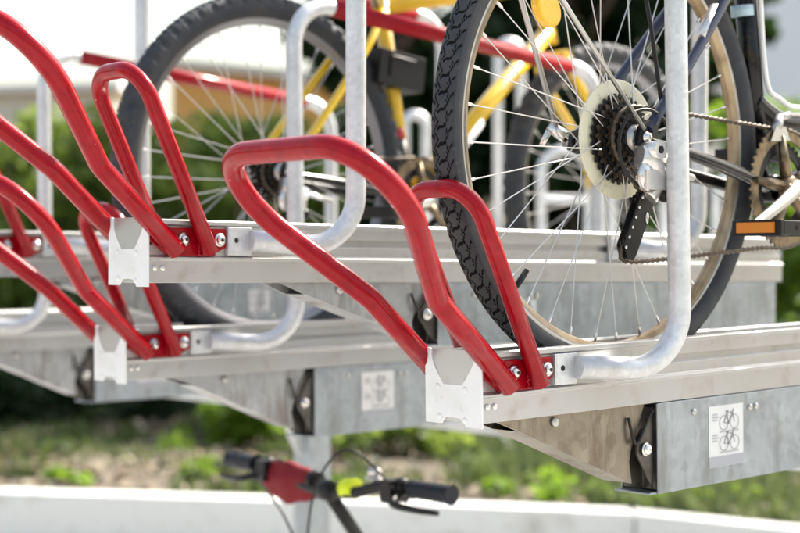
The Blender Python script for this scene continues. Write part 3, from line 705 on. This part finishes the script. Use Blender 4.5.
        for yy in (-.056, -.042):
            cg = MB(); nx_, nz_ = (u1[1] - u0[1]), -(u1[0] - u0[0]); ln = math.hypot(nx_, nz_); nx_ /= ln; nz_ /= ln; W_ = .0165
            cg.prism([(u0[0] + nx_ * W_, u0[1] + nz_ * W_), (u0[0] + .004, u0[1] + .016), (u0[0] - nx_ * W_, u0[1] - nz_ * W_), (u1[0] - nx_ * W_ * .9, u1[1] - nz_ * W_ * .9), (u1[0] + .006, u1[1] - .016), (u1[0] - .008, u1[1] - .013), (u1[0] + nx_ * W_, u1[1] + nz_ * W_)], yy - .0012, yy + .0012, 'y')
            cg.build('cage_plate', M['blacksteel'], rd, bevel=.0008)
        rv = MB()
        for k in range(6):
            f_ = k / 5; rv.ball((u0[0] + (u1[0] - u0[0]) * f_ - .0125, -.0583, u0[1] + (u1[1] - u0[1]) * f_ + .004), .0026, .0014, .0026, 8, 5)
        rv.ball((.018, -.0583, -.118), .004, .0014, .009, 10, 6); rv.build('rivets_strip', M['steel'], rd); rv_o = rd.children[-1]; rv_o.name = 'cage_rivet'
        for (cx, cz) in (u0, u1): 
            sprocket(11, .0165, .003, -.049, .005).build('jockey_wheel', M['blackpl'], rd).location = (cx, 0, cz)
        pu = [(.164, .004, 0)]
    # chain
    ch = MB(); path = []
    big = P.get('chain_r', .045); yc = -.044
    path += [(bb[0] - .02, yc - .004, bb[1] + cr * .98), (.25, yc, .024 + big * .35), (.02, yc, big + .003)]
    aa = [R(90 + 26 * i) for i in range(7)]; path += [(big * math.cos(a), yc, big * math.sin(a)) for a in aa[1:]]
    path += [(.006, -.049, -.074), (.034, -.049, -.088), (.020, -.049, -.110), (-.018, -.049, -.148), (-.032, -.049, -.166), (-.018, -.049, -.183), (.10, -.048, -.178), (bb[0] - .08, -.050, bb[1] - cr * .90 - .012), (bb[0], -.052, bb[1] - cr * 1.0)]
    path += [(bb[0] + cr * math.cos(a), -.052, bb[1] + cr * math.sin(a)) for a in [R(-90 + 30 * i) for i in range(1, 7)]]
    dense = catmull(pt(path), 12)
    # resample into links
    pts = [dense[0]]; step = .0127 / 2; acc = 0
    for a_, b_ in zip(dense, dense[1:]):
        L_ = (b_ - a_).length
        if L_ < 1e-7: continue
        acc2 = step - acc
        while acc2 <= L_: pts.append(a_ + (b_ - a_) * (acc2 / L_)); acc2 += step
        acc = (acc + L_) % step
    ch.tube(pts, [.0042 if i % 2 else .0024 for i in range(len(pts))], 8, flat=.9)
    ch.build('chain', M['rust'], root)
    return root, o, rw

B1 = dict(R=.360, tr=.0215, kind='road', N=2080, Mv=72, wb=1.07, bb=(.385, -.062), st=(.335, .36), ht=(.84, .50), hb=(.885, .33), frame='framedark', stay='frameblue', stw=.0185,
          step=[(.362, .085), (.40, .066), (.46, .052), (.56, .075), (.70, .20), (.80, .36), (.868, .40)], ss=(.325, .345), bar=(.84, .66), saddle=(.30, .52), pedal=(.264, -.118), big=.066, ring=.098, sweep=.12, steer=.13)
z1h = 1.400 + .0165 * .33 + .0366 + .360
b1, o1, rw1 = bicycle('bicycle', 'black bicycle with slate blue stays and a cream spoke protector, standing in the front tray', 'bicycle', 1.800, 1.521, z1h, RZ, B1)
# extras of the black bicycle
q = MB(); q.lathe([(.022, -.0175), (.060, -.0170), (.088, -.0185), (.090, -.0175), (.088, -.0160), (.060, -.0150), (.022, -.0155)], 72, closed=True); q.build('spoke_protector', M['cream'], rw1)
q = MB()
ol = [(-.045, -.030), (-.052, 0), (-.040, .030), (0, .037), (.040, .030), (.052, 0), (.045, -.030), (0, -.037)]
an = math.atan2(.183, -.143); c_ = (.232 * math.cos(an), .232 * math.sin(an))
rot = lambda x, z: (c_[0] + x * math.sin(an) + z * math.cos(an), c_[1] - x * math.cos(an) + z * math.sin(an))
ov = [(.030 * math.cos(2 * math.pi * i / 20), .023 * math.sin(2 * math.pi * i / 20)) for i in range(20)]
q.prism([rot(b, a) for a, b in ov], -.010, .006, 'y'); q.build('spoke_reflector', M['amber'], rw1, bevel=.004)
def part(name, pts, r, m, par=b1, n=10, smooth=True): return MB().tube([o1(p) for p in (catmull(pts, 8) if smooth else pts)], r, n).build(name, m, par)
part('carrier_stay', [(-.007, -.072, .012), (-.178, -.070, .177), (-.33, -.068, .33)], .0034, M['steeldull'], smooth=False)
part('carrier_stay', [(-.020, .088, .020), (-.094, .092, .208), (-.17, .094, .40)], .0042, M['steeldull'], smooth=False)
part('gear_cable', [(.088, -.064, -.030), (.075, -.066, -.008), (.053, -.068, .023), (.010, -.070, .041), (-.036, -.070, .031), (-.060, -.070, -.003), (-.054, -.070, -.042), (-.024, -.070, -.068), (.006, -.070, -.076)], .0026, M['blackpl'])
part('brake_cable', [(.020, -.02, .34), (.033, -.045, .205), (.045, -.052, .12), (.056, -.055, .056), (.062, -.062, .02)], .0033, M['blackpl'])
part('sky_reflection_strip', [(.352, -.022, .30), (.366, -.022, .16), (.380, -.022, .105), (.41, -.022, .090), (.46, -.022, .078), (.56, -.022, .100), (.70, -.022, .226)], .0042, M['white'])  # white tube added to draw the sky's reflection along the black frame tube
part('thin_stay', [(.128, -.030, .217), (.10, -.04, .13), (.060, -.055, .045)], .0032, M['frameblue'])
q = MB(); q.tube([o1(p) for p in [(.355, -.040, .018), (.362, -.052, .040), (.372, -.050, .055)]], [.010, .009, .008], 10); q.prism([(.335, .372), (.39, .376), (.378, .398), (.35, .398)], -.058, -.056, 'y'); q.prism([(.335, .372), (.39, .376), (.378, .398), (.35, .398)], -.046, -.044, 'y'); q.tube([o1(p) for p in [(.366, -.045, .050), (.385, -.060, .058)]], .006, 8); q.build('front_derailleur', M['steeldull'], b1)
q = MB(); q.tube([o1((-.010, .078, .008)), o1((-.024, .100, .026))], [.010, .009], 12); q.tube([o1((-.022, .098, .024)), o1((-.040, .102, -.004))], [.006, .004], 8); q.build('quick_release', M['steel'], b1)
q = MB(); q.ball(o1((.040, .075, .040)), .020, .006, .028); q.build('wing_nut', M['silver'], b1)
q = MB(); q.tube([o1(p) for p in [(.145, -.058, .160), (.200, -.048, .214)]], .0105, 12); q.build('stay_sleeve', M['silver'], b1)
q = MB(); q.tube([o1(p) for p in [(.262, -.040, .262), (.262, .040, .262)]], .009, 12); q.box(.245, .280, -.045, -.020, .360 + .245, .360 + .290); q.box(.245, .280, .020, .045, .360 + .245, .360 + .290); q.build('rim_brake', M['blackpl'], b1)
MB().tube([o1((.339, 0, .222)), o1((.337, 0, .240))], .0192, 20).build('frame_decal', mat('pale_decal', (.45, .62, .70), .4), b1)

B2 = dict(R=.360, tr=.0250, kind='knobbly', N=1240, Mv=24, wb=1.06, bb=(.385, -.045), st=(.300, .42), ht=(.80, .50), hb=(.85, .34), frame='yellow', ss=(.30, .36), bar=(.83, .60), saddle=(.25, .56), pedal=(.235, -.075), ring=.092)
z2h = 1.398 + .0076 * .4 + .0366 + .360
b2, o2, rw2 = bicycle('bicycle', 'yellow bicycle with knobbly tyres standing in the lower tray behind the raised empty one', 'bicycle', 1.905, 2.511, z2h, RZ, B2)
MB().tube([o2((.352, 0, .112)), o2((.357, 0, .088))], .0185, 16).build('red_band', M['redplain'], b2)
MB().tube([o2((.3572, 0, .0875)), o2((.378, 0, -.02))], .0183, 16).build('black_band', M['blackpl'], b2)
q = MB(); q.tube([o2((.50, 0, .045)), o2((.60, 0, .143))], .0212, 16); q.build('pale_decal', M['paper'], b2)
q = MB(); q.box(0, .13, -.045, .045, 0, .075); q.tube([(.03, -.046, .02), (.03, -.046, .062), (.10, -.046, .062)], .004, 6)
bag = q.build('frame_bag', M['blackpl'], None, bevel=.012); bag.location = Wp(1.905 + .262, 2.511, 1.80 + .200); bag.rotation_euler = (0, .12, RZ); tag(bag, 'small black box-shaped bag strapped to the yellow seat tube', 'bag')

# lower tier bicycle facing the viewer's left, only its handlebar shows
B3 = dict(R=.345, tr=.022, kind='plain', N=160, Mv=16, wb=1.05, bb=(.42, -.06), st=(.30, .36), ht=(.80, .50), hb=(.86, .32), frame='framedark', ss=(.30, .33), bar=(.87, .615), saddle=(.26, .46), pedal=(.42, -.22), hw=.362, sweep=.012, steer=.045)
hbz = 1.150; B3R = .345
s3, t3 = 2.10, 2.555
b3, o3, rw3 = bicycle('bicycle', 'black bicycle on the ground level below the trays, its handlebar wrapped in red cloth', 'bicycle', s3 + .87, t3, B3R + .0, RZ + math.pi, dict(B3, bar=(.87, hbz - B3R - .02), ht=(.79, .62), hb=(.85, .42)))
q = MB(); V = []; n1, n2 = 18, 16      # sagging red cloth cover over the left half of the bar
for i in range(n1 + 1):
    u = i / n1; yy = .045 + u * .205
    for k in range(n2):
        a = 2 * math.pi * k / n2; rr = (.016 + .018 * math.sin(math.pi * min(1, max(0, u))) ** .7) * (1 + .10 * math.sin(5 * a + 3 * u) + .06 * math.sin(17 * u))
        V.append(o3((.87 - .012 + rr * .8 * math.cos(a), -yy, hbz - B3R - .012 + .008 * u + rr * (1.0 if math.sin(a) > 0 else 1.6) * math.sin(a))))
q.add(V, [(i * n2 + k, i * n2 + (k + 1) % n2, (i + 1) * n2 + (k + 1) % n2, (i + 1) * n2 + k) for i in range(n1) for k in range(n2)] + [tuple(range(n2)), tuple(range(n1 * n2, (n1 + 1) * n2))])
for yy_ in (.052, .244):
    q2 = MB().tube([o3((.862, -yy_ + .008, hbz - B3R - .006)), o3((.860, -yy_ - .006, hbz - B3R - .006))], [.021, .0235], 16); e_ = q2.build('cover_strap', M['blackpl'], None); e_['tmp'] = 1
cl = q.build('cloth_cover', M['cloth'], None); cl.location = b3.location; cl.rotation_euler = b3.rotation_euler; tag(cl, 'red cloth cover wrapped round the handlebar of the bicycle below', 'cover')
for ob in [x for x in bpy.data.objects if x.get('tmp')]:
    del ob['tmp']; ob.parent = cl
q = MB(); q.ball(o3((.85, .13, hbz - B3R + .030)), 0.016, .016, .012); q.disc(o3((.85, .13, hbz - B3R + .018)), .022, .006, 'z'); q.tube([o3((.855, .13, hbz - B3R + .0)), o3((.852, .13, hbz - B3R + .02))], .008, 8); q.build('bell', M['steel'], b3)
q = MB(); q.tube([o3((.865, .050, hbz - B3R - .012)), o3((.862, .085, hbz - B3R - .008))], [.0215, .0225], 20)
nb = q.build('neon_band', M['neon'], None); nb.location = b3.location; nb.rotation_euler = b3.rotation_euler; tag(nb, 'neon yellow reflective band round the handlebar beside the red cloth', 'reflective band')
for k, pp in enumerate(([(.86, -.22, .79), (.93, -.16, .80), (.95, -.05, .74), (.92, .0, .62)], [(.86, .24, .79), (.96, .18, .90), (.99, .10, .80), (.96, .03, .55)])):
    MB().tube(catmull([(a, b, c + .0) for a, b, c in [(x, y, z + .34) for x, y, z in pp]], 8), .0026, 8).build('brake_cable', M['blackpl'], b3)

# ================================================================== GROUND VEGETATION
def shrub(label, x, y_base, d, wd, ht, n, m, seed, size=.06):
    X = px(x, d); root = empty('shrub', (X, d, .34)); tag(root, label, 'shrub'); g = random.Random(seed)
    v = [(X + g.uniform(-.45, .45) * wd, d + g.uniform(-.3, .3) * wd, .34 + ht * g.uniform(.25, .8), wd * .22, wd * .22, ht * .28) for _ in range(16)]
    leafobj('foliage', leafcloud(v, n, size, seed=seed), m, root, (X, d, .34))
    mb = MB()
    for k in range(7): mb.tube([(0, 0, -.02), (g.uniform(-.3, .3) * wd, g.uniform(-.2, .2) * wd, ht * .6)], [.014, .005], 5)
    mb.build('stem', M['bark'], root)
shrub('bright green shrub under the front channel at the centre', 256, 450, 10.6, .75, .42, 1500, M['leafbright'], 21)
shrub('green shrub behind the right grip of the lower handlebar', 392, 462, 10.0, .85, .34, 1400, M['leaf'], 22)
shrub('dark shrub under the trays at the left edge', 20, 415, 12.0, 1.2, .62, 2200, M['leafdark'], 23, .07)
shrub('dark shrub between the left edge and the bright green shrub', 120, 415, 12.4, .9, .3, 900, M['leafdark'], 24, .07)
def blades(n, region, h, m, name, seed, dens):
    g = np.random.default_rng(seed); X = g.uniform(region[0], region[1], n * 3); Y = g.uniform(region[2], region[3], n * 3)
    f = np.sin(X * 2.3 + 1.1 * np.sin(Y * 1.9)) * np.sin(Y * 2.1 + X * .7) + dens(X, Y); k = (f + g.normal(size=len(X)) * .35) > 0
    base = np.array([wall_line(x) + .2 for x in X]); k &= Y > base; X, Y = X[k][:n], Y[k][:n]; n = len(X)
    hh = h * (.5 + g.random(n)); a = g.uniform(0, 2 * np.pi, n); w_ = hh * .10 + .003; lx = g.normal(size=n) * .35 * hh; ly = g.normal(size=n) * .35 * hh
    z0 = .335
    q = np.stack([np.stack([X - w_ * np.cos(a), Y - w_ * np.sin(a), 0 * X + z0], 1), np.stack([X + w_ * np.cos(a), Y + w_ * np.sin(a), 0 * X + z0], 1),
                  np.stack([X + lx * .8 + w_ * .6 * np.cos(a), Y + ly * .8, z0 + hh * .8], 1), np.stack([X + lx, Y + ly, z0 + hh], 1)], 1).reshape(-1, 3)
    tag(leafobj(name, q, m), label=None, kind='stuff')
    return bpy.data.objects
blades(20000, (.3, 5, 6.5, 13), .12, M['grass'], 'grass', 31, lambda X, Y: .0 + .28 * X + .0 * Y)
blades(8000, (-4.5, 1, 7, 13), .09, M['weed'], 'ground_cover', 32, lambda X, Y: -.25 + 0 * X)
bpy.data.objects['grass']['label'] = 'sunlit grass in the bed at the right'; bpy.data.objects['grass']['category'] = 'grass'
bpy.data.objects['ground_cover']['label'] = 'low weeds scattered over the bare soil'; bpy.data.objects['ground_cover']['category'] = 'ground cover'

# leaf litter, stones and small bushy weeds
M['litter'] = mat('dry_leaf', (.22, .16, .10), .8, noise=[(6, (.34, .29, .21), .45, .6), (3, (.11, .08, .05), .5, .62)])
M['stone'] = mat('pale_stone', (.46, .43, .39), .85)
g = np.random.default_rng(41); n = 9000
X = g.uniform(-5, 4, n); Y = g.uniform(7.3, 14, n); k = Y > np.array([wall_line(x) + .25 for x in X]); X, Y = X[k], Y[k]; n = len(X)
c = np.stack([X, Y, .365 + .03 * g.random(n)], 1); a = g.normal(size=(n, 3)); a[:, 2] *= .3; a /= np.linalg.norm(a, axis=1)[:, None]
b = np.cross(a, np.array([0, 0, 1.]) + .4 * g.normal(size=(n, 3))); b /= np.linalg.norm(b, axis=1)[:, None]; sz = (.02 + .035 * g.random(n))[:, None]
tag(leafobj('leaf_litter', np.stack([c - a * sz, c + b * sz * .6, c + a * sz, c - b * sz * .6], 1).reshape(-1, 3), M['litter']), 'dry brown leaves scattered over the soil of the bed', 'leaf litter', kind='stuff')
def weeds(name, label, n, region, hgt, m, seed, per=55, size=.045):
    g = np.random.default_rng(seed); out = []
    for k in range(n):
        x = g.uniform(region[0], region[1]); y = g.uniform(region[2], region[3])
        if y < wall_line(x) + .35: continue
        r = hgt * g.uniform(.5, 1.2); out.append(leafcloud([(x, y, .35 + r * .45, r * 1.1, r * 1.1, r * .6)], per, size, seed=int(g.integers(1e6))))
    tag(leafobj(name, np.concatenate(out), m), label, 'weeds', kind='stuff')
weeds('weed', 'small bright green weeds growing in patches over the bare soil', 46, (-4.2, 2.2, 7.8, 11.5), .11, M['leafbright'], 51)
weeds('weed', 'dull green weeds filling the bed between the shrubs', 120, (-4.5, 4, 8.5, 13), .14, M['weed'], 52)
